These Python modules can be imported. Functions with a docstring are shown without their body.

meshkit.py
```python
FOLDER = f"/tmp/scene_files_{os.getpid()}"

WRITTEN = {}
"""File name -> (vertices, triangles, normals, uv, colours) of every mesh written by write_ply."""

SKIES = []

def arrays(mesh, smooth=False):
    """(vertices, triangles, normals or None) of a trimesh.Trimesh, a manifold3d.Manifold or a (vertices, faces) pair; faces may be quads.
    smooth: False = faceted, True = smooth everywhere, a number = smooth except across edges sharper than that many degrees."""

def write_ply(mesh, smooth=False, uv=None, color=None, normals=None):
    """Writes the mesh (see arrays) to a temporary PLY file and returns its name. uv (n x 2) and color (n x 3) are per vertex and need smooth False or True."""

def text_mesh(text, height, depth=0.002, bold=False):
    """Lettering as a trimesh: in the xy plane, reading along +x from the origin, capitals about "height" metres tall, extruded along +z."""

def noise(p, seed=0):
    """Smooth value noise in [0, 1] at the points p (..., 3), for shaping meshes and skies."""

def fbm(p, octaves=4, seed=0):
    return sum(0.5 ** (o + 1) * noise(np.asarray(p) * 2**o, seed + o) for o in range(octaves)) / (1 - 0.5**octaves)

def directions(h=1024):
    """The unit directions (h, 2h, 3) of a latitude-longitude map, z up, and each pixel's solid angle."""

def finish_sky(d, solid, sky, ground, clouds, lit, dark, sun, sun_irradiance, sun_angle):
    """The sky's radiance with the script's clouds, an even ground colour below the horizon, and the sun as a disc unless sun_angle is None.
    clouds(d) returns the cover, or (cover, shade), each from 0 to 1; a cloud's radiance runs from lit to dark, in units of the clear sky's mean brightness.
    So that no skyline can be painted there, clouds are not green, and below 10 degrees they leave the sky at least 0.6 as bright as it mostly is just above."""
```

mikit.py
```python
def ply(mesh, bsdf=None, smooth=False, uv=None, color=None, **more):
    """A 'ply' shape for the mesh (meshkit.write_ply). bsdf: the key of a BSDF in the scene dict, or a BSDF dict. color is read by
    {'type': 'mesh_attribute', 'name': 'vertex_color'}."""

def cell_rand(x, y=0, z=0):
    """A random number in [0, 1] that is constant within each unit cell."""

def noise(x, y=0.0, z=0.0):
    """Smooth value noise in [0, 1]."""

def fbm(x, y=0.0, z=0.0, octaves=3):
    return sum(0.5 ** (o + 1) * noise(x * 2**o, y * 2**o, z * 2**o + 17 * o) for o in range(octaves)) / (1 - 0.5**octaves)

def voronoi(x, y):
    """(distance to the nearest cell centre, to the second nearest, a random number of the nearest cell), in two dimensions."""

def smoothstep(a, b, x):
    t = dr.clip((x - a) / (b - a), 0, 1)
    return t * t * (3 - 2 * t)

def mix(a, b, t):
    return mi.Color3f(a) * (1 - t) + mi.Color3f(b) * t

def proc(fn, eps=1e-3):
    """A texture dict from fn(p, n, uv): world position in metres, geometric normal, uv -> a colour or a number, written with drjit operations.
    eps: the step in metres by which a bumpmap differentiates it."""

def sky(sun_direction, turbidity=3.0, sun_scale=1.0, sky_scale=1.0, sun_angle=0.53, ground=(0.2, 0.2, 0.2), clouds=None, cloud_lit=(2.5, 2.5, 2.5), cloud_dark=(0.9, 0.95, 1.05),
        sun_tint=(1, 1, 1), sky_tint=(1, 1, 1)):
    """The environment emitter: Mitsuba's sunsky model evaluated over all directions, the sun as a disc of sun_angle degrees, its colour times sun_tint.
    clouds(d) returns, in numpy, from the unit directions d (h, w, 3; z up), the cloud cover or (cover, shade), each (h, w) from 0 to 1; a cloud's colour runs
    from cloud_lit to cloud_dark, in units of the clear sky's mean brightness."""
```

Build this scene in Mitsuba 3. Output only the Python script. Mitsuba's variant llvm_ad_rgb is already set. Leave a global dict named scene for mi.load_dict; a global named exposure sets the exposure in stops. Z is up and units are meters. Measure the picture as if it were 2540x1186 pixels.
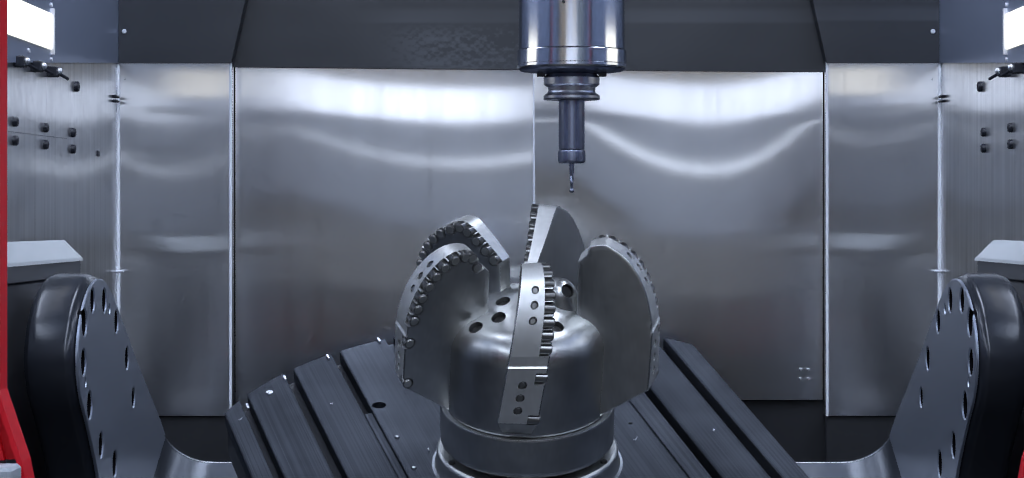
import math, random
import numpy as np, trimesh, manifold3d as m3, mitsuba as mi, drjit as dr, mikit, meshkit
from mikit import proc, noise, fbm, smoothstep, mix
from shapely.geometry import Polygon, Point, box as sbox
from shapely.ops import triangulate

random.seed(7); rng = np.random.default_rng(7)
T = mi.ScalarTransform4f
scene, labels = {}, {}

# ------------------------------------------------------------------ camera, light, exposure
F = 6000.0 / 2540.0                       # focal length in picture widths
EYE = 1.5                                 # height of the lens above the workshop floor
FOV = 2 * math.degrees(math.atan(0.5 / F))
exposure = 0.0
scene['camera'] = {'type': 'perspective', 'fov': FOV, 'fov_axis': 'x', 'near_clip': 0.1, 'far_clip': 60.0,
                   'principal_point_offset_x': (1270 - 1312) / 2540, 'principal_point_offset_y': (593 - 550) / 1186,
                   'to_world': T().look_at(origin=[0, -5.5, EYE], target=[0, 0, EYE], up=[0, 0, 1])}
SIDE_LAMP = (1.8, 1.7, 1.42)             # lamps in the side walls
BAR_LAMP = (1.85, 2.05, 2.5)               # light lamp hanging in the workshop
STRIP_LAMP = (1.8, 2.0, 2.4)             # strip light far back in the workshop
ADDED_TOP_LAMP = (10.5, 11.7, 14.4)                # unseen lamps added over the chamber to brighten the bit
HALL_LAMP = (8.6, 9.7, 11.8)             # workshop ceiling lamps


def at(px, py, d):
    """Point d metres in front of the lens from its place in the 2540 x 1186 photograph."""
    return np.array([(px - 1312) * d / 6000.0, d - 5.5, EYE + (550 - py) * d / 6000.0])


# ------------------------------------------------------------------ materials
def rgb(*c):
    return {'type': 'rgb', 'value': list(c)}


def two(b):
    return {'type': 'twosided', 'bsdf': b}


def conductor(r, a, b=None):
    d = {'type': 'roughconductor', 'distribution': 'ggx', 'specular_reflectance': r}
    if b is None:
        d['alpha'] = a
    else:
        d['alpha_u'], d['alpha_v'] = a, b
    return d


BIT_AT = at(1308, 1147, 5.5)               # foot of the drill bit axis


def wall_tone(p, n, uv):                   # brushed vertical streaks and faint smudges
    s = fbm(p.x * 38, p.y * 38, p.z * 1.1, 3)
    c = fbm(p.x * 3.1 + 4, p.y * 3.1, p.z * 2.2, 3)
    d = smoothstep(0.74, 0.84, noise(p.x * 46 + 3, p.y * 46, 0.0)) * smoothstep(0.35, 0.7, noise(p.x * 9, p.y * 9, p.z * 2.6 + 7))   # dried coolant runs
    b = smoothstep(0.60, 0.72, fbm(p.x * 7 + 1, p.y * 7, p.z * 6, 3))                                                                # dull wiped blotches
    k = 0.82 + 0.11 * (s - 0.5) + 0.10 * (c - 0.5) - 0.10 * d - 0.05 * b
    return mi.Color3f(k * 0.985, k * 0.992, k)


def wall_haze(p, n, uv):                   # share of the hazy lobe: brushed runs and wiped patches differ
    s = fbm(p.x * 60, p.y * 60, p.z * 0.8, 3)
    c = fbm(p.x * 4.2 + 9, p.y * 4.2, p.z * 3.1, 3)
    return dr.clip(0.30 + 0.28 * (s - 0.5) + 0.24 * (c - 0.5), 0.1, 0.7)


def crown_mask(p, n):                           # satin blade crowns, brightness put into their colour too; flat faces and hub polished
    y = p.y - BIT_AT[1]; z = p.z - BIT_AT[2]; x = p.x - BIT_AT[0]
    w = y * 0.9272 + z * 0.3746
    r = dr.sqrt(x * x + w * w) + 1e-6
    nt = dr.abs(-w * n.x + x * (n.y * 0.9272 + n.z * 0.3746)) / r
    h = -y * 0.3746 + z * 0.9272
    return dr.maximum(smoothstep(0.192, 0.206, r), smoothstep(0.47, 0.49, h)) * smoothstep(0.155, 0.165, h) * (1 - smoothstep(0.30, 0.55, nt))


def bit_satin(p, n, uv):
    return 0.06 + 0.62 * crown_mask(p, n) + 0.06 * fbm(p.x * 9, p.y * 9, p.z * 9, 2)


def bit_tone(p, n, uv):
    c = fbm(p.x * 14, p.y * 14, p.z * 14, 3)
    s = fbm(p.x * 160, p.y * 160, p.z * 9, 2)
    k = 0.62 + 0.20 * (c - 0.5) + 0.10 * (s - 0.5) + 0.22 * crown_mask(p, n)  # crowns lighter: the light they catch is added to the reflectance
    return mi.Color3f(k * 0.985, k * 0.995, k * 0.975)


def table_tone(p, n, uv):                  # milling lines along the slots
    a = math.radians(17.0)
    v = p.x * math.cos(a) + (p.y * 0.927 + (p.z - 0.953) * 0.375) * math.sin(a)
    g = noise(v * 420, p.y * 1.5, 0.0)
    c = fbm(p.x * 5, p.y * 5, p.z * 5, 3)
    k = 0.098 + 0.045 * (g - 0.5) + 0.09 * (c - 0.5)
    return mi.Color3f(k * 0.86, k * 0.94, k * 1.10)


def table_relief(p, n, uv):
    a = math.radians(17.0)
    v = p.x * math.cos(a) + (p.y * 0.927 + (p.z - 0.953) * 0.375) * math.sin(a)
    return 0.00016 * noise(v * 260, p.y * 0.7, 0.0)


def header_tone(p, n, uv):                 # dull black sheet with dried coolant haze
    c = fbm(p.x * 2.6 + 3, p.y, p.z * 9, 3)
    f = fbm(p.x * 95, p.y, p.z * 110, 3)
    patch = smoothstep(-0.42, -0.22, p.x) * (1 - smoothstep(-0.08, 0.06, p.x)) * smoothstep(1.86, 1.92, p.z) * (1 - smoothstep(1.98, 2.03, p.z))
    line = smoothstep(2.02, 2.03, p.z) * (1 - smoothstep(2.05, 2.07, p.z)) * smoothstep(-0.5, -0.3, p.x)
    k = 0.029 + 0.012 * c + patch * smoothstep(0.40, 0.66, 0.55 * f + 0.45 * c) * 0.035 + line * 0.035 * c
    return mi.Color3f(k * 0.92, k, k * 1.14)


def rough_var(p, n, uv):
    return 0.05 + 0.07 * fbm(p.x * 11, p.y * 11, p.z * 11, 3)


M = scene
M['steel_wall'] = two({'type': 'blendbsdf', 'weight': proc(wall_haze), 'a': conductor(proc(wall_tone), 0.05, 0.0025), 'b': conductor(proc(wall_tone), 0.24, 0.055)})
M['seam_highlight'] = two({'type': 'principled', 'base_color': rgb(.84, .87, .92), 'roughness': 0.3, 'specular': 0.8})  # steel folds coloured white: the highlight along them is put into the colour
M['steel_edge'] = two(conductor(rgb(.86, .88, .92), 0.12))
M['upper_paint'] = two({'type': 'principled', 'base_color': rgb(.36, .42, .56), 'metallic': 0.7, 'roughness': 0.34, 'specular': 0.5})
M['header_black'] = two({'type': 'principled', 'base_color': proc(header_tone), 'roughness': 0.42, 'specular': 0.45})
M['chute_black'] = two({'type': 'principled', 'base_color': rgb(.018, .019, .022), 'roughness': 0.45, 'specular': 0.4})
M['cradle_dark'] = two({'type': 'principled', 'base_color': rgb(.030, .034, .044), 'metallic': 0.25, 'roughness': 0.24, 'specular': 0.6})
M['cradle_lit'] = two({'type': 'principled', 'base_color': rgb(.40, .445, .53), 'metallic': 0.78, 'roughness': 0.33})  # lighter copy of the cradle paint: light on the inner faces as colour
M['cradle_bridge'] = two({'type': 'principled', 'base_color': rgb(.065, .074, .092), 'metallic': 0.6, 'roughness': 0.24})
M['table_steel'] = two({'type': 'bumpmap', 'scale': 1.0, 'arbitrary': proc(table_relief, 5e-4), 'bsdf': conductor(proc(table_tone), 0.30)})
M['table_plate'] = two({'type': 'blendbsdf', 'weight': 0.5, 'a': conductor(proc(table_tone), 0.13), 'b': conductor(proc(table_tone), 0.33)})
M['table_dark'] = two({'type': 'principled', 'base_color': rgb(.012, .013, .016), 'roughness': 0.5})
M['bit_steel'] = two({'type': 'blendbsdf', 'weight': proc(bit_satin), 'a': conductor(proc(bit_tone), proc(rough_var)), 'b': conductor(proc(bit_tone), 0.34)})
M['carbide'] = two({'type': 'principled', 'base_color': rgb(.58, .58, .55), 'metallic': 0.9, 'roughness': 0.26})
M['hole_shade'] = two({'type': 'diffuse', 'reflectance': rgb(.008, .008, .010)})  # shade inside the arm holes put into the colour
M['cutter_dark'] = two({'type': 'principled', 'base_color': rgb(.24, .24, .235), 'metallic': 0.9, 'roughness': 0.2})
M['nozzle_dark'] = two({'type': 'principled', 'base_color': rgb(.02, .019, .018), 'metallic': 0.3, 'roughness': 0.35})
M['chrome'] = two(conductor(rgb(.80, .83, .89), 0.022, 0.026))
M['tool_steel'] = two(conductor(rgb(.60, .62, .68), 0.075))
M['tool_dark'] = two(conductor(rgb(.30, .33, .43), 0.085))
M['black_plastic'] = two({'type': 'principled', 'base_color': rgb(.014, .016, .024), 'roughness': 0.38})
M['red_paint'] = two({'type': 'principled', 'base_color': rgb(.66, .010, .020), 'roughness': 0.5, 'specular': 0.25})
M['grey_cast'] = two({'type': 'principled', 'base_color': rgb(.42, .46, .50), 'roughness': 0.5})
M['lid_grey'] = two({'type': 'principled', 'base_color': rgb(.46, .49, .51), 'metallic': 0.3, 'roughness': 0.5})
M['housing_grey'] = two({'type': 'principled', 'base_color': rgb(.20, .21, .235), 'metallic': 0.85, 'roughness': 0.36})
M['white_frame'] = two({'type': 'principled', 'base_color': rgb(.7, .72, .78), 'roughness': 0.4})
M['lamp_body'] = two({'type': 'principled', 'base_color': rgb(.5, .5, .5), 'roughness': 0.5})
M['hall_white'] = two({'type': 'diffuse', 'reflectance': rgb(.46, .54, .72)})
M['hall_low'] = two({'type': 'diffuse', 'reflectance': rgb(.105, .092, .072)})
M['hall_floor'] = two({'type': 'principled', 'base_color': rgb(.045, .042, .036), 'roughness': 0.5})
M['hall_bright'] = two({'type': 'diffuse', 'reflectance': rgb(.85, .86, .90)})
M['hall_green'] = two({'type': 'diffuse', 'reflectance': rgb(.40, .45, .45)})
M['hall_blue'] = two({'type': 'diffuse', 'reflectance': rgb(.24, .30, .44)})
M['hall_mid'] = two({'type': 'diffuse', 'reflectance': rgb(.33, .305, .265)})
M['hall_pale'] = two({'type': 'diffuse', 'reflectance': rgb(.60, .62, .66)})
M['hall_beige'] = two({'type': 'diffuse', 'reflectance': rgb(.86, .58, .26)})


# ------------------------------------------------------------------ helpers
def numbered(key):
    if not any(k == key or k.startswith(key + '__') for k in scene):
        return key
    i = 1
    while any(k == f'{key}_{i:03d}' or k.startswith(f'{key}_{i:03d}__') for k in scene):
        i += 1
    return f'{key}_{i:03d}'


def put(name, mesh, bsdf, parent=None, smooth=30, **more):
    key = numbered(parent + '__' + name if parent else name)
    scene[key] = mikit.ply(mesh, bsdf, smooth=smooth, **more)
    return key


def tag(key, label=None, cat=None, group=None, kind=None):
    d = labels.setdefault(key, {})
    for k, v in (('label', label), ('category', cat), ('group', group), ('kind', kind)):
        if v:
            d[k] = v
    return key


def man(mesh):
    return m3.Manifold(m3.Mesh(np.asarray(mesh.vertices, np.float32), np.asarray(mesh.faces, np.uint32)))


def tri(m):
    q = m.to_mesh()
    return trimesh.Trimesh(np.asarray(q.vert_properties)[:, :3], np.asarray(q.tri_verts), process=False)


def bevel_box(x0, x1, y0, y1, z0, z1, b=0.002):
    b = min(b, (x1 - x0) * .4, (y1 - y0) * .4, (z1 - z0) * .4)
    pts = []
    for sx, x in ((1, x0), (-1, x1)):
        for sy, y in ((1, y0), (-1, y1)):
            for sz, z in ((1, z0), (-1, z1)):
                pts += [(x, y + sy * b, z + sz * b), (x + sx * b, y, z + sz * b), (x + sx * b, y + sy * b, z)]
    return trimesh.convex.convex_hull(np.array(pts))


def hull(pts):
    return trimesh.convex.convex_hull(np.asarray(pts, float))


def join(*ms):
    return trimesh.util.concatenate(ms)


def lathe(profile, n=96, axis=None):
    """Closed solid of revolution about z from (r, z) points, bottom to top along the outside."""
    m = trimesh.creation.revolve(np.array(profile, float), sections=n)
    if m.volume < 0:
        m.invert()
    return m


def tube(p, q, r, n=20, b=0.0):
    p, q = np.array(p, float), np.array(q, float)
    L = np.linalg.norm(q - p)
    pr = [(0, 0), (r - b, 0), (r, b), (r, L - b), (r - b, L), (0, L)] if b else [(0, 0), (r, 0), (r, L), (0, L)]
    m = lathe(pr, n)
    m.apply_transform(trimesh.geometry.align_vectors([0, 0, 1], (q - p) / L))
    m.apply_translation(p)
    return m


def layered(outline, levels):
    """Solid from one outline (n x 2, counter-clockwise): levels = [(height, inset), ...] from low to high. Returns local x, y, z."""
    o = np.asarray(outline, float)
    nx = np.roll(o, -1, 0) - np.roll(o, 1, 0)
    nx /= np.linalg.norm(nx, axis=1, keepdims=True)
    inw = np.stack([-nx[:, 1], nx[:, 0]], 1)
    n = len(o)
    rings = [np.column_stack([o + inw * i, np.full(n, z)]) for z, i in levels]
    v = np.vstack(rings)
    f = []
    for k in range(len(levels) - 1):
        for i in range(n):
            j = (i + 1) % n
            a, b, c, d = k * n + i, k * n + j, (k + 1) * n + j, (k + 1) * n + i
            f += [(a, b, c), (a, c, d)]
    from mapbox_earcut import triangulate_float64 as ear
    for k, flip in ((0, True), (len(levels) - 1, False)):
        t = ear(rings[k][:, :2], np.array([n], np.uint32)).reshape(-1, 3)
        e = rings[k][t]
        s = np.sum(np.cross(e[:, 1] - e[:, 0], e[:, 2] - e[:, 0])[:, 2])
        if (s < 0) != flip:
            t = t[:, ::-1]
        f += (t + k * n).tolist()
    return trimesh.Trimesh(v, np.array(f), process=False)


def chaikin(p, it=2):
    p = np.asarray(p, float)
    for _ in range(it):
        q = np.roll(p, -1, 0)
        p = np.stack([p * .75 + q * .25, p * .25 + q * .75], 1).reshape(-1, 2)
    return p


def ccw(p):
    p = np.asarray(p, float)
    return p if Polygon(p).exterior.is_ccw else p[::-1]


def sheet(x0, x1, z0, z1, y, disp=None, nx=2, nz=2, thick=0.004, swap=None):
    """A thin metal sheet facing the door (-y), its front a grid that may be bowed by disp(x, z); returns mesh and uv."""
    xs, zs = np.linspace(x0, x1, nx), np.linspace(z0, z1, nz)
    X, Z = np.meshgrid(xs, zs)
    Y = y + (disp(X, Z) if disp else 0 * X)
    fr = np.column_stack([X.ravel(), Y.ravel(), Z.ravel()])
    i, j = np.meshgrid(np.arange(nz - 1), np.arange(nx - 1), indexing='ij')
    a = (i * nx + j).ravel()
    quads = np.column_stack([a, a + 1, a + nx + 1, a + nx])
    f = np.vstack([quads[:, [0, 1, 2]], quads[:, [0, 2, 3]]])
    vs, fs, uv = [fr], [f], [fr[:, [0, 2]]]
    n = len(fr)
    bk = fr + [0, thick, 0]
    vs.append(bk); fs.append(f[:, ::-1] + n); uv.append(bk[:, [0, 2]])
    ring = np.concatenate([np.arange(nx), nx - 1 + nx * np.arange(1, nz), (nz - 1) * nx + np.arange(nx - 2, -1, -1), nx * np.arange(nz - 2, 0, -1)])
    m = len(ring)
    base = 2 * n
    q = np.arange(m)
    r0, r1 = ring, np.roll(ring, -1)
    side = np.stack([fr[r0], fr[r1], bk[r1], bk[r0]], 1).reshape(-1, 3)
    k = np.arange(m) * 4 + base
    vs.append(side)
    fs.append(np.vstack([np.column_stack([k, k + 3, k + 2]), np.column_stack([k, k + 2, k + 1])]))
    uv.append(side[:, [0, 2]])
    v, f, uv = np.vstack(vs), np.vstack(fs), np.vstack(uv)
    return trimesh.Trimesh(v, f, process=False), uv


def put_sheet(name, parent, bsdf, *a, xf=None, **k):
    m, uv = sheet(*a, **k)
    if xf is not None:
        m.apply_transform(xf)
    return put(name, m, bsdf, parent, smooth=True, uv=uv)


# ------------------------------------------------------------------ the setting
D_BACK, D_BAY, W = 6.40, 6.33, 1.078       # depth of the rear wall and its side bays, half width of the chamber
Y_BACK, Y_BAY = D_BACK - 5.5, D_BAY - 5.5
XS = 740 * D_BAY / 6000                    # half width of the middle part of the rear wall
tag('wall_back', 'brushed stainless steel rear wall of the machining chamber', kind='structure')


def bow(xc, hw, a, lean=0.0, left=1.0):
    def fn(X, Z):
        s = a * np.clip(np.abs(X - xc) / hw, 0, 1.25) ** 2 * np.where(X < xc, left, 1.0) + lean
        z = Z - EYE
        g = np.where(z < 0.0, 0.35 * z, z)
        g = np.where(z > 0.27, 0.27 + (z - 0.27) * 0.45, g)
        waves = 0.0012 * (meshkit.noise(np.stack([X * 2.3 + 9, 0 * X, Z * 1.7], -1), 3) - .5)
        return s * g + waves
    return fn


zt = EYE + (550 - 172) * D_BACK / 6000
zb = EYE - 442 * D_BACK / 6000
xseam = (1325 - 1312) * D_BACK / 6000
put_sheet('panel', 'wall_back', 'steel_wall', -XS + 0.004, xseam, zb - .05, zt + .06, Y_BACK, disp=bow(-.175, .355, -.0076), nx=60, nz=60)
put_sheet('panel', 'wall_back', 'steel_wall', xseam + 0.001, XS - 0.004, zb, zt + .06, Y_BACK - .005, disp=bow(.478, .304, -.0195, 0.0, .62), nx=60, nz=60)
for s in (-1, 1):
    x0, x1 = sorted((s * XS, s * W))
    ztb, zbb = EYE + (550 - 155) * D_BAY / 6000, EYE - 482 * D_BAY / 6000
    put_sheet('panel', 'wall_back', 'steel_wall', x0 + .003, x1 - .003, zbb, ztb + .06, Y_BAY, disp=bow((x0 + x1) / 2 - (0 if s < 0 else .03), .153, -.004 if s < 0 else -.0056, 0 if s < 0 else -.0085), nx=40, nz=60)
    # rolled edge and return between bay and middle
    put('return_strip', bevel_box(min(s * XS, s * XS - s * .002), max(s * XS, s * XS - s * .002), Y_BAY, Y_BACK + .01, zbb, ztb, .0005), 'steel_wall', 'wall_back', smooth=False)
    put('edge_strip', tube((s * XS, Y_BAY - .001, zbb), (s * XS, Y_BAY - .001, ztb), .0040, 20), 'seam_highlight', 'wall_back')
    put('edge_strip', tube((s * (W - .004), Y_BAY - .005, EYE - .5), (s * (W - .004), Y_BAY - .005, ztb), .0046, 20), 'seam_highlight', 'wall_back')
put('edge_strip', tube((xseam, Y_BACK - .006, zb), (xseam, Y_BACK - .006, zt), .0030, 12), 'seam_highlight', 'wall_back')
# dark skirt under the bright sheets
put('skirt', bevel_box(-W, W, Y_BACK + .02, Y_BACK + .05, .1, zt, .003), 'chute_black', 'wall_back', smooth=False)
for s in (-1, 1):
    x0, x1 = sorted((s * (XS - .003), s * W))
    put('skirt', bevel_box(x0, x1, Y_BAY + .012, Y_BAY + .03, .1, zbb + .02, .003), 'chute_black', 'wall_back', smooth=False)
for px, py in ((1987, 917), (2006, 917), (1987, 940), (2006, 940)):
    p = at(px, py, D_BACK - .01)
    put('screw', tube(p + [0, .006, 0], p + [0, -.004, 0], .0042, 12, .001), 'steel_edge', 'wall_back')

# side walls
for s, nm in ((-1, 'wall_left'), (1, 'wall_right')):
    tag(nm, 'brushed steel side wall with lamp, nozzles and black clips', kind='structure')
    R = np.eye(4)
    # a sheet facing -y turned to face the chamber
    ang = -math.pi / 2 if s > 0 else math.pi / 2
    ang = -ang
    R = trimesh.transformations.rotation_matrix(ang, [0, 0, 1])
    yn, yf = -1.28, Y_BAY - .002

    def side_bow(X, Z):
        return 0.0016 * (meshkit.noise(np.stack([X * 1.9 + 5, 0 * X, Z * 1.5], -1), 5) - .5)
    m, uv = sheet(0, yf - yn, .1, EYE + 1.0, 0, disp=side_bow, nx=40, nz=40)
    v = m.vertices.copy()
    # local x runs along the depth, local y into the wall
    if s < 0:
        nv = np.column_stack([-W - v[:, 1], yn + v[:, 0], v[:, 2]])
        f = m.faces
    else:
        nv = np.column_stack([W + v[:, 1], yn + v[:, 0], v[:, 2]])
        f = m.faces[:, ::-1]
    mm = trimesh.Trimesh(nv, f, process=False)
    if mm.volume < 0:
        mm.invert()
    put('panel', mm, 'steel_wall', nm, smooth=True, uv=uv)
    # upper painted cover with a lower edge that falls towards the door
    zc = EYE + .4155
    prof = [(yf - .001, zc), (yf - .001, EYE + .95), (yn, EYE + .95), (yn, zc - .0652 * (yf - yn))]
    xa, xb = s * (W - .001), s * (W - .006)
    put('upper_cover', hull([(x, y, z) for x in (xa, xb) for y, z in prof]), 'upper_paint', nm, smooth=False)


def wall_point(px, py):
    """Where a mark in the photograph lies on the left or right wall."""
    d = W * 6000 / abs(px - 1312)
    return np.array([math.copysign(W, px - 1312), d - 5.5, EYE + (550 - py) * d / 6000])


def clip(nm, px, py, r=.011):
    """Black retaining clip: a small ring washer with a stud."""
    p = wall_point(px, py)
    s = math.copysign(1, px - 1312)
    prof = [(r * .45, 0), (r, 0), (r, .007), (r * .8, .010), (r * .45, .010), (r * .45, 0)]
    m = lathe(prof, 20)
    m.apply_transform(trimesh.geometry.align_vectors([0, 0, 1], [-s, 0, 0]))
    m.apply_translation(p)
    k = put('clip', m, 'black_plastic', nm)
    put('stud', tube(p - [s * -.002, 0, 0], p - [s * .005, 0, 0], r * .35, 12), 'steel_edge', k)


for px, py in ((33, 302), (109, 317), (177, 329), (33, 349), (109, 359), (177, 370), (186, 215)):
    clip('wall_left', px, py, .0125 if py == 215 else .0106)
for px, py in ((2444, 328), (2511, 317), (2444, 368), (2511, 358), (2435, 215)):
    clip('wall_right', px, py, .0125 if py == 215 else .0106)
for nm, s, px, py in (('wall_left', -1, 281, 245), ('wall_right', 1, 2343, 245)):
    p = wall_point(px, py)
    put('clip', join(bevel_box(p[0] - .012, p[0] + .012, p[1] - .02, p[1] + .03, p[2] + .003, p[2] + .009, .002),
                     bevel_box(p[0] - .012, p[0] + .012, p[1] - .02, p[1] + .03, p[2] - .009, p[2] - .003, .002)), 'black_plastic', nm)
    p = wall_point(287 if s < 0 else 2337, 673)
    put('pin', tube(p, p - [s * .022, .01, 0], .0035, 12, .001), 'white_frame', nm)
p = wall_point(242, 381)
put('slot_plug', bevel_box(p[0] - .002, p[0] + .004, p[1] - .012, p[1] + .012, p[2] - .007, p[2] + .007, .001), 'black_plastic', 'wall_left')
# faint sheet joint between the clip rows
a, b = wall_point(20, 326), wall_point(165, 344)
put('joint', hull([(-W + dx, q[1], q[2] + dz) for q in (a, b) for dx in (-.001, .0012) for dz in (-.0008, .0008)]), 'housing_grey', 'wall_left', smooth=False)

# floor of the chamber: a dark chute falling to the middle
put('floor', hull([(x, y, z) for x in (-W, W) for y, z in ((-1.4, .30), (Y_BACK + .05, .30), (Y_BACK + .05, .26), (-1.4, .26))]), 'chute_black', smooth=False)
tag('floor', 'black chute floor under the tilting table', kind='structure')

# header sheets over the rear wall
HB = D_BACK - .02
zl, zr = EYE + (550 - 166) * HB / 6000, EYE + (550 - 179) * HB / 6000
outl = [(-.80, zl), (.80, zr), (.80, EYE + .95), (-.80, EYE + .95)]
k = put('header_panel', hull([(x, HB - 5.5 + dy, z) for x, z in outl for dy in (0, .012)]), 'header_black', smooth=False)
tag(k, 'wide dull black header sheet behind the spindle with dried pale coolant haze', 'panel')
HD = D_BAY - .015
for s in (-1, 1):
    zq = EYE + (550 - 156) * HD / 6000
    xi0, xi1 = s * 739 * HD / 6000, s * 704 * HD / 6000
    zz = EYE + 550 * HD / 6000
    top = EYE + .95
    xi2 = xi0 + (xi1 - xi0) * (top - zq) / (zz - zq)
    k = put('header_panel', hull([(x, HD - 5.5 + dy, z) for x, z in ((xi0, zq), (xi2, top), (s * (W - .007), top), (s * (W - .007), zq)) for dy in (0, .055)]), 'header_black', smooth=False)
    tag(k, ('left' if s < 0 else 'right') + ' black header sheet with slanted inner edge and one bright screw', 'panel')
    p = at(308 if s < 0 else 2314, 78, HD)
    put('screw', tube(p + [0, .004, 0], p - [0, .004, 0], .0062, 16, .0015), 'white_frame', k)
    put('screw', tube(p + [0, .004, -.125], p - [0, .002, .125], .0022, 12), 'steel_edge', k)

# ------------------------------------------------------------------ lamps
for s in (-1, 1):
    lk = numbered('work_lamp')
    zlo, zhi, yn, yf = EYE + .386, EYE + .466, -.62, -.083
    x = s * (W - .006)
    def bx(xa, xb, *r):
        return bevel_box(min(xa, xb), max(xa, xb), *r)
    scene[lk + '__diffuser'] = {**mikit.ply(bx(x + s * .02, x - s * .004, yn, yf, zlo, zhi, .001), 'lamp_body', smooth=False), 'emitter': {'type': 'area', 'radiance': rgb(*SIDE_LAMP)}}
    for y in (yf + .001, yn - .011):
        put('frame', bx(x + s * .02, x - s * .009, y, y + .010, zlo - .012, zhi + .012, .001), 'white_frame', lk, smooth=False)
    for y, z in ((yf + .006, zhi + .02), (yf - .24, zlo - .02), (yf + .006, zlo - .022)):
        put('screw', tube((x + s * .004, y, z), (x - s * .004, y, z), .005, 12, .001), 'white_frame', lk)
    tag(lk, 'glowing cream rectangular lamp set in the ' + ('left' if s < 0 else 'right') + ' side wall', 'lamp')

for s in (-1, 1):
    lk = numbered('added_top_lamp')  # added pair, out of view, for highlights on the blade crowns
    scene[lk + '__diffuser'] = {**mikit.ply(bevel_box(s * .62 - .07, s * .62 + .07, -.75, .45, EYE + 1.20, EYE + 1.22, .002), 'lamp_body', smooth=False), 'emitter': {'type': 'area', 'radiance': rgb(*ADDED_TOP_LAMP)}}
    put('housing', bevel_box(s * .62 - .09, s * .62 + .09, -.78, .48, EYE + 1.222, EYE + 1.28, .004), 'lamp_body', lk, smooth=False)
    tag(lk, ('left' if s < 0 else 'right') + ' lamp added out of view over the chamber to brighten the bit', 'lamp')

lk = 'hanging_lamp'
yb = -1.6 - 5.5
scene[lk + '__diffuser'] = {**mikit.ply(bevel_box(-1.4, 1.4, yb - .02, yb, EYE + .590, EYE + .800, .002), 'lamp_body', smooth=False), 'emitter': {'type': 'area', 'radiance': rgb(*BAR_LAMP)}}
for x in (-1.2, 1.2):
    put('rod', tube((x, yb - .05, EYE + .82), (x, yb - .05, 4.29), .012, 10), 'lamp_body', lk)
put('housing', bevel_box(-1.44, 1.44, yb - .09, yb - .022, EYE + .57, EYE + .82, .006), 'lamp_body', lk, smooth=False)
tag(lk, 'wide white lamp hanging in the workshop behind the camera', 'lamp')

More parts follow.
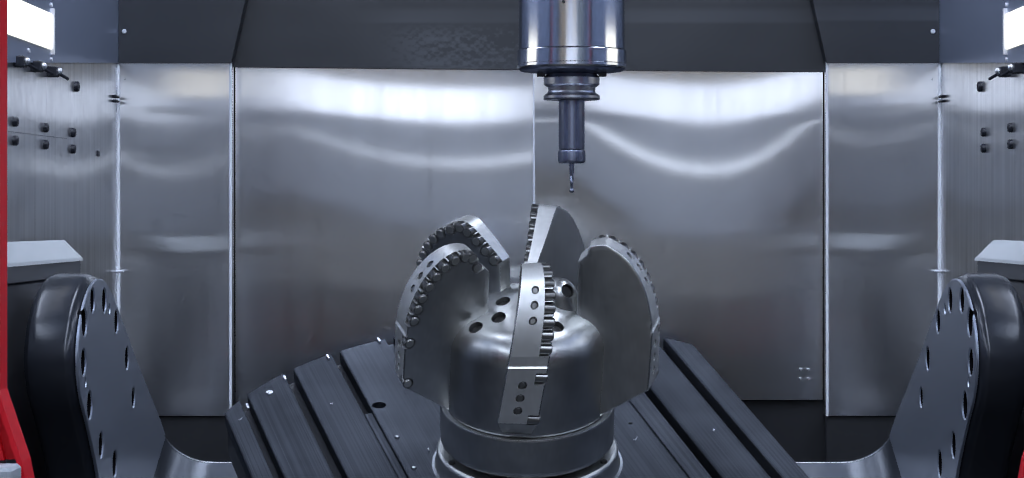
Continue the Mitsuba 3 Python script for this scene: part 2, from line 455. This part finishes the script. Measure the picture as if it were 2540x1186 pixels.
# ------------------------------------------------------------------ workshop behind the camera (seen only as reflections)
YR, HX, HZ = -11.5, 6.0, 4.3
put('workshop_floor', bevel_box(-HX, HX, YR, -1.45, -.1, 0, .002), 'hall_floor', smooth=False)
put('workshop_ceiling', bevel_box(-HX, HX, YR, 1.4, HZ, HZ + .1, .002), 'hall_white', smooth=False)
tag('workshop_floor', 'grey workshop floor in front of the machine', kind='structure')
tag('workshop_ceiling', 'pale workshop ceiling', kind='structure')
tag('workshop_wall', 'pale blue workshop wall over a darker lower band', kind='structure')
put('upper', bevel_box(-HX, HX, YR - .1, YR, 1.25, HZ, .002), 'hall_white', 'workshop_wall', smooth=False)
put('lower', bevel_box(-HX, HX, YR - .1, YR + .02, 0, 1.25, .002), 'hall_low', 'workshop_wall', smooth=False)
for s in (-1, 1):
    put('upper', bevel_box(min(s * HX, s * HX + s * .1), max(s * HX, s * HX + s * .1), YR, 1.4, 1.25, HZ, .002), 'hall_blue', 'workshop_wall', smooth=False)
    put('lower', bevel_box(min(s * HX, s * HX + s * .1), max(s * HX, s * HX + s * .1), YR, 1.4, 0, 1.25, .002), 'hall_low', 'workshop_wall', smooth=False)
put('middle', bevel_box(-5.7, 5.7, YR + .022, YR + .05, 1.42, 2.45, .004), 'hall_pale', 'workshop_wall', smooth=False)
put('wainscot', bevel_box(-5.7, 5.7, YR + .022, YR + .05, .92, 1.40, .004), 'hall_mid', 'workshop_wall', smooth=False)
for i, (xa, xb, mt) in enumerate(((-5.6, -1.37, 'hall_beige'), (-1.35, .34, 'hall_bright'), (.36, 1.84, 'hall_beige'), (1.86, 5.6, 'hall_green'))):  # added panels, unseen, that colour the stripes mirrored in the spindle
    k = put('reflection_panel', bevel_box(xa, xb, YR + .025, YR + .055, 2.47, 3.5, .004), mt, smooth=False)
    tag(k, ['wide beige', 'white', 'narrow beige', 'grey green'][i] + ' partition panel added to the workshop rear wall for the chrome to mirror', 'partition')
scene['strip_light__tube'] = {**mikit.ply(bevel_box(-.95, 3.25, YR + .09, YR + .15, EYE + .402, EYE + .446, .004), 'lamp_body', smooth=False), 'emitter': {'type': 'area', 'radiance': rgb(*STRIP_LAMP)}}
put('housing', bevel_box(-1.0, 3.35, YR + .062, YR + .088, EYE + .36, EYE + .49, .004), 'lamp_body', 'strip_light', smooth=False)
tag('strip_light', 'long strip light on the workshop rear wall', 'lamp')
for i, x in enumerate((-3.2, 0, 3.2)):
    lk = numbered('ceiling_lamp')
    scene[lk + '__diffuser'] = {**mikit.ply(bevel_box(x - .22, x + .22, -9.8, -1.4, HZ - .10, HZ - .06, .003), 'lamp_body', smooth=False), 'emitter': {'type': 'area', 'radiance': rgb(*HALL_LAMP)}}
    put('housing', bevel_box(x - .25, x + .25, -9.85, -1.35, HZ - .058, HZ - .004, .003), 'lamp_body', lk, smooth=False)
    tag(lk, ('left', 'middle', 'right')[i] + ' long ceiling lamp of the workshop', 'lamp')

# ------------------------------------------------------------------ door frame
DF = 4.05
s45 = (DF + .06) / 6000
for s in (-1, 1):
    k = numbered('door_frame')
    xi = 1294 * s45
    z1, z2 = EYE + (550 - 962) * s45, EYE - (1190 - 550) * s45
    y0 = DF - 5.5
    def fx(off):
        return s * (off - (14 if s > 0 else 0)) * s45     # the right frame stands a little further in
    # post, slanted foot rail, inner web
    put('post', hull([(x, y, z) for x in (s * xi, s * (xi + .16)) for y in (y0, y0 + .06) for z in (z1, EYE + .6)]), 'red_paint', k, smooth=False)
    put('added_liner', hull([(x, y, z) for x in (s * (xi + .002), s * (xi + .16)) for y in (y0 + .061, y0 + .066) for z in (z1 - .4, EYE + .6)]), 'housing_grey', k, smooth=False)  # added grey sheet, unseen, keeps red out of the chrome reflections
    def zz(py):
        return EYE + (550 - py) * s45
    rail = [(fx(1294), zz(962)), (fx(1307), zz(962)), (fx(1250), zz(1134)), (fx(1236), zz(1134))]
    put('rail', hull([(x, y, z) for x, z in rail for y in (y0 - .012, y0 + .06)]), 'red_paint', k, smooth=False)
    rail = [(fx(1236), zz(1134)), (fx(1250), zz(1134)), (fx(1236), zz(1260)), (fx(1212), zz(1260))]
    put('rail', hull([(x, y, z) for x, z in rail for y in (y0 - .012, y0 + .06)]), 'red_paint', k, smooth=False)
    web = [(fx(1306), zz(963)), (fx(1480), zz(963)), (fx(1480), zz(1134)), (fx(1250), zz(1134))]
    put('web', hull([(x, y, z) for x, z in web for y in (y0 + .02, y0 + .05)]), 'red_paint', k, smooth=False)
    put('rib', hull([(fx(o) , y, zz(py)) for o, py in ((1326, 964), (1334, 964), (1296, 1134), (1284, 1134)) for y in (y0 + .005, y0 + .03)]), 'red_paint', k, smooth=False)
    tag(k, 'red painted door frame at the ' + ('left' if s < 0 else 'lower right') + ' edge of the picture', 'door frame')
    k = numbered('guide_block')
    put('body', bevel_box(min(fx(1235), fx(1480)), max(fx(1235), fx(1480)), y0 - .10, y0 - .014, zz(1320), zz(1138), .006), 'grey_cast', k)
    put('catch', bevel_box(min(fx(1256), fx(1270)), max(fx(1256), fx(1270)), y0 - .104, y0 - .101, zz(1320), zz(1160), .001), 'housing_grey', k, smooth=False)
    tag(k, 'pale grey cast block under the red frame, ' + ('lower left corner' if s < 0 else 'lower right'), 'block')

# ------------------------------------------------------------------ side housings with sloped lids
for s in (-1, 1):
    k = numbered('side_housing')
    yn, yf = -1.0, 5.61 - 5.5
    lid = [(W, -.042), (W, -.052), (1.033, -.090), (1.036, -.083)]
    put('lid', hull([(s * x, y, EYE + z) for x, z in lid for y in (yn, yf)]), 'lid_grey', k, smooth=False)
    put('box', bevel_box(min(s * 1.039, s * W), max(s * 1.039, s * W), yn, yf - .004, EYE - .125, EYE - .088, .002), 'housing_grey', k, smooth=False)
    put('lower_box', bevel_box(min(s * 1.045, s * W), max(s * 1.045, s * W), yn, yf - .03, .3, EYE - .127, .004), 'housing_grey', k, smooth=False)
    tag(k, 'grey bearing housing with pale sloped lid on the ' + ('left' if s < 0 else 'right') + ' wall', 'housing')

# ------------------------------------------------------------------ coolant nozzles
for i, (px, py) in enumerate(((38, 154), (80, 166), (120, 179), (2503, 179), (2536, 170))):
    p = wall_point(px, py)
    s = math.copysign(1, px - 1312)
    k = numbered('coolant_nozzle')
    put('block', bevel_box(min(p[0], p[0] - s * .022), max(p[0], p[0] - s * .022), p[1] - .022, p[1] + .016, p[2] - .011, p[2] + .012, .002), 'black_plastic', k, smooth=False)
    put('ball', tube(p + [-s * .018, .0, .002], p + [-s * .026, .01, .002], .008, 14, .002), 'steel_edge', k)
    put('pipe', tube(p + [-s * .022, .008, -.003], p + [-s * .034, .05, -.012], .0035, 12), 'black_plastic', k)
    tag(k, ['black coolant nozzle on the left wall, nearest the red frame', 'black coolant nozzle on the left wall, middle of the three', 'black coolant nozzle on the left wall, farthest from the red frame',
            'black coolant nozzle on the right wall, whole in view', 'black coolant nozzle on the right wall, cut by the picture edge'][i], 'nozzle', 'coolant nozzles under the wall lamps')

# ------------------------------------------------------------------ tilting frame shared by cradle, table and bit
TILT, SLOT = math.radians(22), math.radians(17)
E1, E2, EN = np.array([1., 0, 0]), np.array([0, math.cos(TILT), math.sin(TILT)]), np.array([0, -math.sin(TILT), math.cos(TILT)])
T0 = at(1308, 1147, 5.5)
TX = np.eye(4); TX[:3, 0], TX[:3, 1], TX[:3, 2], TX[:3, 3] = E1, E2, EN, T0
SX = TX @ trimesh.transformations.rotation_matrix(SLOT, [0, 0, 1])     # x across the slots, y along them


def tilted(mesh, m=TX):
    mesh = mesh.copy(); mesh.apply_transform(m); return mesh


# ------------------------------------------------------------------ swivel cradle
arm = [(-.38, -.27), (.47, -.27), (.46, -.17), (.364, -.052), (.1355, .186), (-.0645, .417), (-.14, .50), (-.21, .555), (-.289, .592), (-.365, .606), (-.445, .602), (-.520, .572), (-.568, .515), (-.560, .43), (-.505, .34), (-.42, .15)]
arm = ccw(chaikin(arm, 3))
k = 'swivel_cradle'
holes = [(235, 745, 1), (264, 745, 1), (277, 766, .45), (215, 800, 1.1), (294, 797, 1), (213, 898, 1.05), (320, 888, 1), (218, 948, .4), (228, 1005, 1.1), (336, 985, .9), (256, 1103, 1.05), (290, 1150, 1.1)]
for s in (-1, 1):
    # outline plane (w, k) is local (y, z); extruded along x from 0.90 to 1.00
    body = layered(arm, [(.897, .018), (.900, .012), (.908, .004), (.918, 0), (.975, 0), (.990, .006), (1.0, .02)])
    v = body.vertices[:, [2, 0, 1]].copy(); v[:, 0] *= s
    body = trimesh.Trimesh(v, body.faces, process=False)
    if body.volume < 0:
        body.invert()
    plate = layered(arm, [(.8905, .0125), (.892, .0105), (.8965, .0105)])
    v = plate.vertices[:, [2, 0, 1]].copy(); v[:, 0] *= s
    plate = trimesh.Trimesh(v, plate.faces, process=False)
    if plate.volume < 0:
        plate.invert()
    bm, pm = man(body), man(plate)
    bolts = []
    for px, py, q in holes:
        q *= 1.08
        d = .89 * 6000 / (1312 - px)
        P = np.array([-.89, d - 5.5, EYE + (550 - py) * d / 6000]) - T0
        w, kk = P @ E2, P @ EN
        c = tube((s * .88, w, kk), (s * .955, w, kk), .0235 * q, 24)
        cone = lathe([(0, 0), (.0270 * q, 0), (.0232 * q, .0042), (0, .0042)], 24)
        cone.apply_transform(trimesh.geometry.align_vectors([0, 0, 1], [s, 0, 0])); cone.apply_translation([s * .8895, w, kk])
        bm, pm = bm - man(c), pm - man(c) - man(cone)
        bolts.append((w, kk, q))
    put('arm', tilted(tri(bm)), 'cradle_dark', k)
    pk = put('lit_face', tilted(tri(pm)), 'cradle_lit', k)  # inner face of the arm, set apart to carry its lit tone
    for w, kk, q in bolts:
        b = tube((s * .9545, w, kk), (s * .94, w, kk), .015 * q, 6 if q > .6 else 12)
        put('bolt', tilted(b), 'nozzle_dark', pk, smooth=False)
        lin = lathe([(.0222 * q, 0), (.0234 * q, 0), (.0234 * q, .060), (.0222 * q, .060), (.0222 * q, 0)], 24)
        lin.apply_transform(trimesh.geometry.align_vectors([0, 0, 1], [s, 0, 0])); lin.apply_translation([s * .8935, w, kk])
        put('shade_lining', tilted(lin), 'hole_shade', pk)  # added black lining that stands for the shade in the hole
# bridge under the table, with fillets rising into the arms
th = np.linspace(0, math.pi / 2, 14)
fil = [(.895 - .115 * (1 - math.cos(t)), -.12 - .125 * math.sin(t)) for t in th]
sec = [(-x, z) for x, z in fil] + [(x, z) for x, z in fil[::-1]] + [(.99, -.12), (.99, -.36), (-.99, -.36), (-.99, -.12)]
sec = ccw(sec)
br = trimesh.creation.extrude_polygon(Polygon(sec), .80, engine='earcut')
v = br.vertices.copy(); br.vertices = np.column_stack([v[:, 0], v[:, 2] - .335, v[:, 1]])
v = br.vertices
far = v[:, 1] > .4
v[far, 1] = .466 - .060 * np.clip((v[far, 2] + .245) / .125, 0, 1)
br.vertices = v
br.fix_normals()
put('bridge', tilted(br), 'cradle_bridge', k)
def far_w(z):
    return .466 - .060 * min(max((z + .245) / .125, 0), 1)


put('edge_line', tilted(trimesh.util.concatenate([tube((q * a[0], far_w(a[1]), a[1] - .001), (q * b[0], far_w(b[1]), b[1] - .001), .0026, 8) for q in (-1, 1) for a, b in zip(fil[:-1], fil[1:])] + [tube((-.78, .466, -.246), (.78, .466, -.246), .0026, 8)])), 'steel_edge', k)
tag(k, 'dark grey U shaped swivel cradle with bolted arms either side of the tilted table', 'machine cradle')

# ------------------------------------------------------------------ rotary table
k = 'rotary_table'
RT, VL, VR = .762, -.612, .586
disc = Point(0, 0).buffer(RT, 64).intersection(sbox(VL, -1, VR, 1))


def slab(v0, v1, h0, h1, b=.003, shape=disc):
    g = shape.intersection(sbox(v0, -1, v1, 1))
    o, i = np.array(g.exterior.coords)[:-1], np.array(g.buffer(-b).exterior.coords)[:-1]
    return hull(np.vstack([np.column_stack([o, np.full(len(o), h0)]), np.column_stack([o, np.full(len(o), h1 - b)]), np.column_stack([i, np.full(len(i), h1)])]))


put('base', tilted(slab(VL - .01, VR + .01, -.115, -.034, .004, disc.buffer(-.004)), SX), 'table_dark', k, smooth=False)
for v0, v1 in ((VL, -.566), (-.542, -.434), (-.406, -.298), (.399, .503), (.528, VR)):
    put('land', tilted(slab(v0, v1, -.033, 0), SX), 'table_steel', k, smooth=False)
mid = man(slab(-.274, .377, -.033, 0))
mid = mid - man(bevel_box(-.150, -.126, .60, 1, -.02, .1, .001)) - man(bevel_box(.322, .328, -1, .30, -.004, .1, .001))
for v0, w0, r in ((-.253, .383, .017), (-.253, .207, .006), (-.254, .047, .006), (.289, .117, .005), (.20, -.02, .005)):
    mid = mid - man(tube((v0, w0, -.02), (v0, w0, .05), r, 24))
put('centre_plate', tilted(tri(mid), SX), 'table_plate', k)
# filler of the inner end of the slot beside the centre plate
put('slot_filler', tilted(bevel_box(-.2965, -.2755, -.75, .36, -.033, -.006, .002), SX), 'table_steel', k, smooth=False)
for v0, w0, r in ((-.49, .524, .009), (-.253, .207, .0045), (-.254, .047, .0045)):
    put('screw', tilted(tube((v0, w0, -.006), (v0, w0, .004), r, 16, .0012), SX), 'steel_edge', k)
for v0, w0 in ((-.588, .452), (-.472, .578), (-.345, .665), (-.20, .725)):
    put('corner_stop', tilted(bevel_box(v0 + .03, v0 + .036, w0, w0 + .022, .0005, .006, .001), SX), 'steel_edge', k, smooth=False)
tag(k, 'round dark steel rotary table with parallel T slots, tilted under the drill bit', 'machine table')

# ------------------------------------------------------------------ clamping flange and drill bit
k = 'clamping_flange'
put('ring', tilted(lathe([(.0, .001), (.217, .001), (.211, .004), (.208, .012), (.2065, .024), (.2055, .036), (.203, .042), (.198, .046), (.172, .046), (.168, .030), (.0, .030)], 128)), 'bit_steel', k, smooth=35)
for a in (-151, -27):
    ph = math.radians(a)
    put('bolt', tilted(tube((.192 * math.cos(ph), .192 * math.sin(ph), .043), (.192 * math.cos(ph), .192 * math.sin(ph), .050), .008, 6)), 'nozzle_dark', k, smooth=False)
tag(k, 'bright steel ring flange that clamps the drill bit to the table', 'flange')

k = 'drill_bit'
dome = [(.187, .163), (.187, .318)] + [(.187 - .078 * (1 - math.cos(t)), .318 + .072 * math.sin(t)) for t in np.linspace(.1, 1.28, 16)] + [(.110, .396), (.090, .405), (.070, .412), (.048, .419), (.03, .425), (.014, .429), (0, .430)]
bodyp = [(0, .156), (.183, .156)] + dome
bm = man(lathe(bodyp, 128))
nz = [(-140, .147), (-127, .104), (-60, .127), (-150, .062)]


def dome_h(r):
    rr, hh = np.array([q[0] for q in dome[1:]][::-1]), np.array([q[1] for q in dome[1:]][::-1])
    return np.interp(r, rr, hh)


for a, r in nz:
    ph = math.radians(a); h = dome_h(r); sl = (dome_h(r + .004) - dome_h(r - .004)) / .008
    nv = np.array([-sl * math.cos(ph), -sl * math.sin(ph), 1]); nv /= np.linalg.norm(nv)
    c = np.array([r * math.cos(ph), r * math.sin(ph), h])
    bm = bm - man(tube(c - nv * .022, c + nv * .05, .0165, 28))
    put('nozzle', tilted(tube(c - nv * .0215, c - nv * .010, .0155, 24, .002)), 'nozzle_dark', k)
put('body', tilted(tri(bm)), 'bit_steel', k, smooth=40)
# raised boss with its own nozzle beside the tall rear blade
def blob(c, r):
    b = trimesh.creation.icosphere(3, r); b.apply_translation(c); return b.vertices


cb = np.array([.070, -.010, .418])
boss = man(hull(np.vstack([blob((.085, .0, .33), .060), blob(cb, .040), blob((.030, .010, .425), .030)])))
nv = np.array([.50, -.62, .60]); nv /= np.linalg.norm(nv)
c = cb + nv * .040
boss = boss - man(tube(c - nv * .02, c + nv * .05, .0155, 28))
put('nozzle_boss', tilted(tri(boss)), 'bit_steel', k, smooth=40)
put('nozzle', tilted(tube(c - nv * .0195, c - nv * .010, .0145, 24, .002)), 'nozzle_dark', k)
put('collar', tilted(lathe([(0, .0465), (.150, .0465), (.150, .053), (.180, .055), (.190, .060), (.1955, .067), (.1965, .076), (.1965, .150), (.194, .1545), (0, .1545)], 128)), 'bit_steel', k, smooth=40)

TWIST = math.radians(33)
THK, RC = .088, .0112


def spline(p, m=8):
    p = np.array(p, float); q = np.vstack([2 * p[0] - p[1], p, 2 * p[-1] - p[-2]]); out = []
    for a, b, c, d in zip(q[:-3], q[1:-2], q[2:-1], q[3:]):
        for t in np.arange(m) / m:
            out.append(.5 * (2 * b + (c - a) * t + (2 * a - 5 * b + 4 * c - d) * t * t + (3 * b - a - 3 * c + d) * t ** 3))
    return out + [p[-1]]


def profile(r_in, h_in, tip, h_tip):
    """Outline of a blade in (r, h), counter-clockwise from the foot."""
    gauge = [(.175, .158), (.292, .245), (.292, .374), (.2885, .3775)]
    crown = [(.2875, .400), (.279, .435), (.266, .470), (.247, .503), (.222, .531), (.194, .549), (tip, h_tip)]
    crown = spline(crown + [(tip - .03, h_tip - .008), (r_in + .018, h_in + .014), (r_in, h_in - .004)])
    inner = []
    tail = [(r_in, .33), (.10 if r_in < .1 else r_in, .25), (.12, .158)]
    return gauge + crown + tail, crown[:-4]


def dense(pts, step=.005, closed=True):
    pts = np.array(pts, float); out = []
    n = len(pts)
    for i in range(n if closed else n - 1):
        a, b = pts[i], pts[(i + 1) % n]
        m = max(1, int(np.linalg.norm(b - a) / step))
        out += [a + (b - a) * t / m for t in range(m)]
    if not closed:
        out.append(pts[-1])
    return np.array(out)


def twist(v, phi):
    a = phi + TWIST * (v[:, 1] - .37)
    t = v[:, 2] * (.0265 + .21 * v[:, 0]) / .0875               # fins grow thinner towards the hub
    return np.column_stack([v[:, 0] * np.cos(a) - t * np.sin(a), v[:, 0] * np.sin(a) + t * np.cos(a), v[:, 1]])


BL = [(-90, .100, .500, .165, .556), (-162, .098, .500, .165, .556), (142, .060, .490, .165, .562), (69, .018, .478, .165, .566), (-14, .117, .518, .172, .557)]
blade_words = ['front blade facing the camera with a stepped gauge pad', 'left blade showing its flat face ringed with cutters', 'rear left blade with a curved row of round cutters', 'tall rear blade under the milling cutter', 'right blade showing its smooth back']
for bi, (phi, r_in, h_in, tip, h_tip) in enumerate(BL):
    phi = math.radians(phi)
    o, crown = profile(r_in, h_in, tip, h_tip)
    out = ccw(dense(o))
    b = .003
    mesh = layered(out, [(-THK / 2, b), (-THK / 2 + b, 0), (THK / 2 - b, 0), (THK / 2, b)])
    mm = man(mesh)
    path = dense(crown, .002, False)
    seg = np.r_[0, np.cumsum(np.linalg.norm(np.diff(path, axis=0), axis=1))]
    spots = []
    for q in np.arange(.012, seg[-1], .0295):
        i = min(np.searchsorted(seg, q), len(path) - 2)
        tg = path[i + 1] - path[max(i - 1, 0)]; tg /= np.linalg.norm(tg)
        inn = np.array([-tg[1], tg[0]])
        spots.append((path[i] + inn * RC * 1.0, inn))
    for hh in ((.350, .252) if bi == 0 else (.356, .252)):
        spots.append((np.array([.292 - RC * .95, hh]), np.array([-1., 0])))
    cuts = []
    for c, inn in spots:
        e = c - inn * RC * .9
        pk = hull(np.vstack([tube((q[0], q[1], THK / 2 - .024), (q[0], q[1], THK / 2 + .02), RC + .0022, 20).vertices for q in (c, e)]))
        mm = mm - man(pk)
        cuts.append(tube((c[0], c[1], THK / 2 - .0245), (c[0], c[1], THK / 2 + .002), RC, 20, .0015))
    btn = []
    for hh in (.275, .305, .335):
        btn.append((np.array([.292, hh]), np.array([1., 0])))
    for q in (.075, .108, .141):
        i = np.searchsorted(seg, q)
        tg = path[i + 1] - path[i - 1]; tg /= np.linalg.norm(tg)
        btn.append((path[i], np.array([tg[1], -tg[0]])))
    bms = []
    for c, nrm in btn:
        p, q = np.array([*(c - nrm * .012), -.004]), np.array([*(c + nrm * .02), -.004])
        mm = mm - man(tube(p, q, .0095, 18))
        bms.append(tube(p - np.array([*(nrm * .0005), 0]), np.array([*(c - nrm * .0015), -.004]), .0082, 16, .0025))
    mm = mm.refine_to_length(.011)
    g = tri(mm)
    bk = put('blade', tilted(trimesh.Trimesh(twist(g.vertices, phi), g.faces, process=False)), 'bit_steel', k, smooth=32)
    tag(bk, blade_words[bi])
    for c in cuts:
        put('cutter', tilted(trimesh.Trimesh(twist(c.vertices, phi), c.faces, process=False)), 'cutter_dark', bk)
    for c, inn in spots:
        c = tube((c[0], c[1], THK / 2 + .0015), (c[0], c[1], THK / 2 + .0032), RC * .80, 18, .0008)
        put('cutter_face', tilted(trimesh.Trimesh(twist(c.vertices, phi), c.faces, process=False)), 'carbide', bk)
    for c in bms:
        put('button', tilted(trimesh.Trimesh(twist(c.vertices, phi), c.faces, process=False)), 'cutter_dark', bk)
tag(k, 'large polished steel drill bit with five curved blades standing on the tilted table', 'drill bit')

# ------------------------------------------------------------------ spindle, tool holder, milling cutter
SPX, SPY = 106 * 5.15 / 6000, -.35
u = 5.15 / 6000


def spin(profile, n=96):
    m = lathe(profile, n); m.apply_translation([SPX, SPY, 0]); return m


def zz(py):
    return EYE + (550 - py) * u


def turned(prof, n=200):
    """Turned surface with uv along the lathe marks (u round, v up), seam at the back."""
    pr = np.array(prof, float)
    a = np.linspace(0, 2 * math.pi, n + 1) + math.pi / 2
    vs, uv, fs = [], [], []
    for (r0, z0), (r1, z1) in zip(pr[:-1], pr[1:]):
        b = len(vs)
        for t in a:
            vs += [(SPX + r0 * math.cos(t), SPY + r0 * math.sin(t), z0), (SPX + r1 * math.cos(t), SPY + r1 * math.sin(t), z1)]
            uv += [(t, z0), (t, z0 + math.hypot(r1 - r0, z1 - z0))]
        for i in range(n):
            q = b + 2 * i
            fs += [(q, q + 2, q + 3), (q, q + 3, q + 1)]
    return trimesh.Trimesh(np.array(vs), np.array(fs), process=False), np.array(uv)


k = 'spindle'
tm, tuv = turned([(131.5 * u, zz(124)), (131.5 * u, EYE + .95), (.001, EYE + .95)])
put('housing', tm, 'chrome', k, smooth=True, uv=tuv)
tm, tuv = turned([(.001, zz(171)), (134 * u, zz(171)), (136 * u, zz(167)), (136 * u, zz(161)), (135 * u, zz(160)), (136 * u, zz(159)), (136 * u, zz(127)), (134.5 * u, zz(125.2)), (.001, zz(125.2))])
put('ring', tm, 'chrome', k, smooth=True, uv=tuv)
put('nose', spin([(0, zz(184)), (60 * u, zz(184)), (90 * u, zz(181)), (126 * u, zz(177)), (132 * u, zz(172)), (0, zz(172))], 128), 'tool_dark', k, smooth=25)
for dx in (-1, 1):
    x = SPX + dx * 76 * u
    put('drive_key', bevel_box(x - 10 * u, x + 10 * u, SPY - .02, SPY, zz(191), zz(181), .001), 'black_plastic', k, smooth=False)
p = np.array([SPX - 22 * u, SPY - math.sqrt(131.5 ** 2 - 22 ** 2) * u, zz(16)])
put('plug', tube(p + [0, .004, 0], p - [0, .0015, 0], .0036, 12), 'black_plastic', k)
tag(k, 'polished chrome spindle hanging from above', 'spindle')

k = 'tool_holder'
put('flange', spin([(0, zz(248)), (68 * u, zz(248)), (70 * u, zz(245)), (70 * u, zz(239)), (66 * u, zz(235)), (60 * u, zz(231)), (58 * u, zz(226)), (59 * u, zz(217)), (66 * u, zz(213)), (69 * u, zz(210)), (69.5 * u, zz(194)), (67 * u, zz(190)), (62 * u, zz(184.5)), (0, zz(184.5))], 128), 'tool_steel', k, smooth=25)
put('chuck', spin([(0, zz(371.5)), (31 * u, zz(371.5)), (32 * u, zz(369)), (32 * u, zz(252)), (33.5 * u, zz(248.5)), (0, zz(248.5))], 96), 'tool_dark', k, smooth=25)
put('nut', spin([(0, zz(405)), (30 * u, zz(405)), (33.5 * u, zz(401)), (34 * u, zz(398)), (34 * u, zz(377)), (32.5 * u, zz(373)), (0, zz(373))], 96), 'tool_dark', k, smooth=25)
tag(k, 'slim tool holder with grooved collar clamped in the spindle', 'tool holder')

k = 'milling_cutter'
put('shank', spin([(0, zz(436)), (4.6 * u, zz(436)), (5.8 * u, zz(428)), (6.2 * u, zz(418)), (6.2 * u, zz(405.5)), (0, zz(405.5))], 32), 'tool_dark', k)
# twisted fluted part
n, hN = 24, 40
vs, fs = [], []
for i in range(hN + 1):
    t = i / hN; z = zz(436) + (zz(468) - zz(436)) * t
    rb = np.interp(t, [0, .2, .5, .8, 1], [4.0, 4.4, 5.0, 3.4, 3.0])
    for j in range(n):
        a = 2 * math.pi * j / n
        r = u * rb * (1 + .22 * math.cos(2 * a))
        vs.append((SPX + r * math.cos(a + 2.6 * t), SPY + r * math.sin(a + 2.6 * t), z))
for i in range(hN):
    for j in range(n):
        a, b = i * n + j, i * n + (j + 1) % n
        fs += [(a, a + n, b + n), (a, b + n, b)]
vs += [(SPX, SPY, zz(436)), (SPX, SPY, zz(468))]
for j in range(n):
    fs += [(j, (j + 1) % n, len(vs) - 2), (hN * n + j, len(vs) - 1, hN * n + (j + 1) % n)]
fl = trimesh.Trimesh(np.array(vs), np.array(fs), process=False)
if fl.volume < 0:
    fl.invert()
put('flute', fl, 'tool_dark', k, smooth=40)
ball = trimesh.creation.icosphere(3, 6.0 * u); ball.apply_translation([SPX, SPY, zz(473)])
put('ball_tip', ball, 'tool_dark', k, smooth=True)
tag(k, 'tiny dark ball nosed milling cutter held above the drill bit', 'milling cutter')


# ------------------------------------------------------------------ loose metal chips
def chip(v0, w0, h0, L, yaw, curl, wd=.004):
    """A curled sliver of swarf lying on the table."""
    n = 9
    t = np.linspace(0, 1, n)
    a = curl * (t - .5)
    x = L * np.sin(a) / max(abs(curl), .05); z = .0012 + L * (1 - np.cos(a)) / max(abs(curl), .05)
    top = np.array([(x[i], sy * wd / 2 * (1 - .5 * abs(2 * t[i] - 1)), z[i] + dz) for i in range(n) for sy, dz in ((-1, 0), (1, 0), (1, .0009), (-1, .0009))])
    f = []
    for i in range(n - 1):
        for j in range(4):
            p, q = i * 4 + j, i * 4 + (j + 1) % 4
            f += [(p, p + 4, q + 4), (p, q + 4, q)]
    e = (n - 1) * 4
    f += [(0, 1, 2), (0, 2, 3), (e, e + 2, e + 1), (e, e + 3, e + 2)]
    m = trimesh.Trimesh(top, np.array(f), process=False)
    if m.volume < 0:
        m.invert()
    m.apply_transform(trimesh.transformations.rotation_matrix(yaw, [0, 0, 1]))
    m.apply_translation([v0, w0, h0])
    k = put('metal_chip', tilted(m, SX), 'steel_edge', smooth=40)
    tag(k, 'tiny bright curl of metal swarf lying on the dark table', 'metal chip', 'loose metal chips on the table')


for v0, w0, L, yaw, cu in ((-.585, .40, .016, .5, 2.2), (-.36, .42, .010, .2, 2.6), (-.20, .12, .012, 1.6, 2.0),
                            (.27, .03, .018, .4, 2.8), (.25, .16, .010, .1, 2.2), (.46, .02, .010, .7, 2.4)):
    chip(v0, w0, .0004, L, yaw, cu)
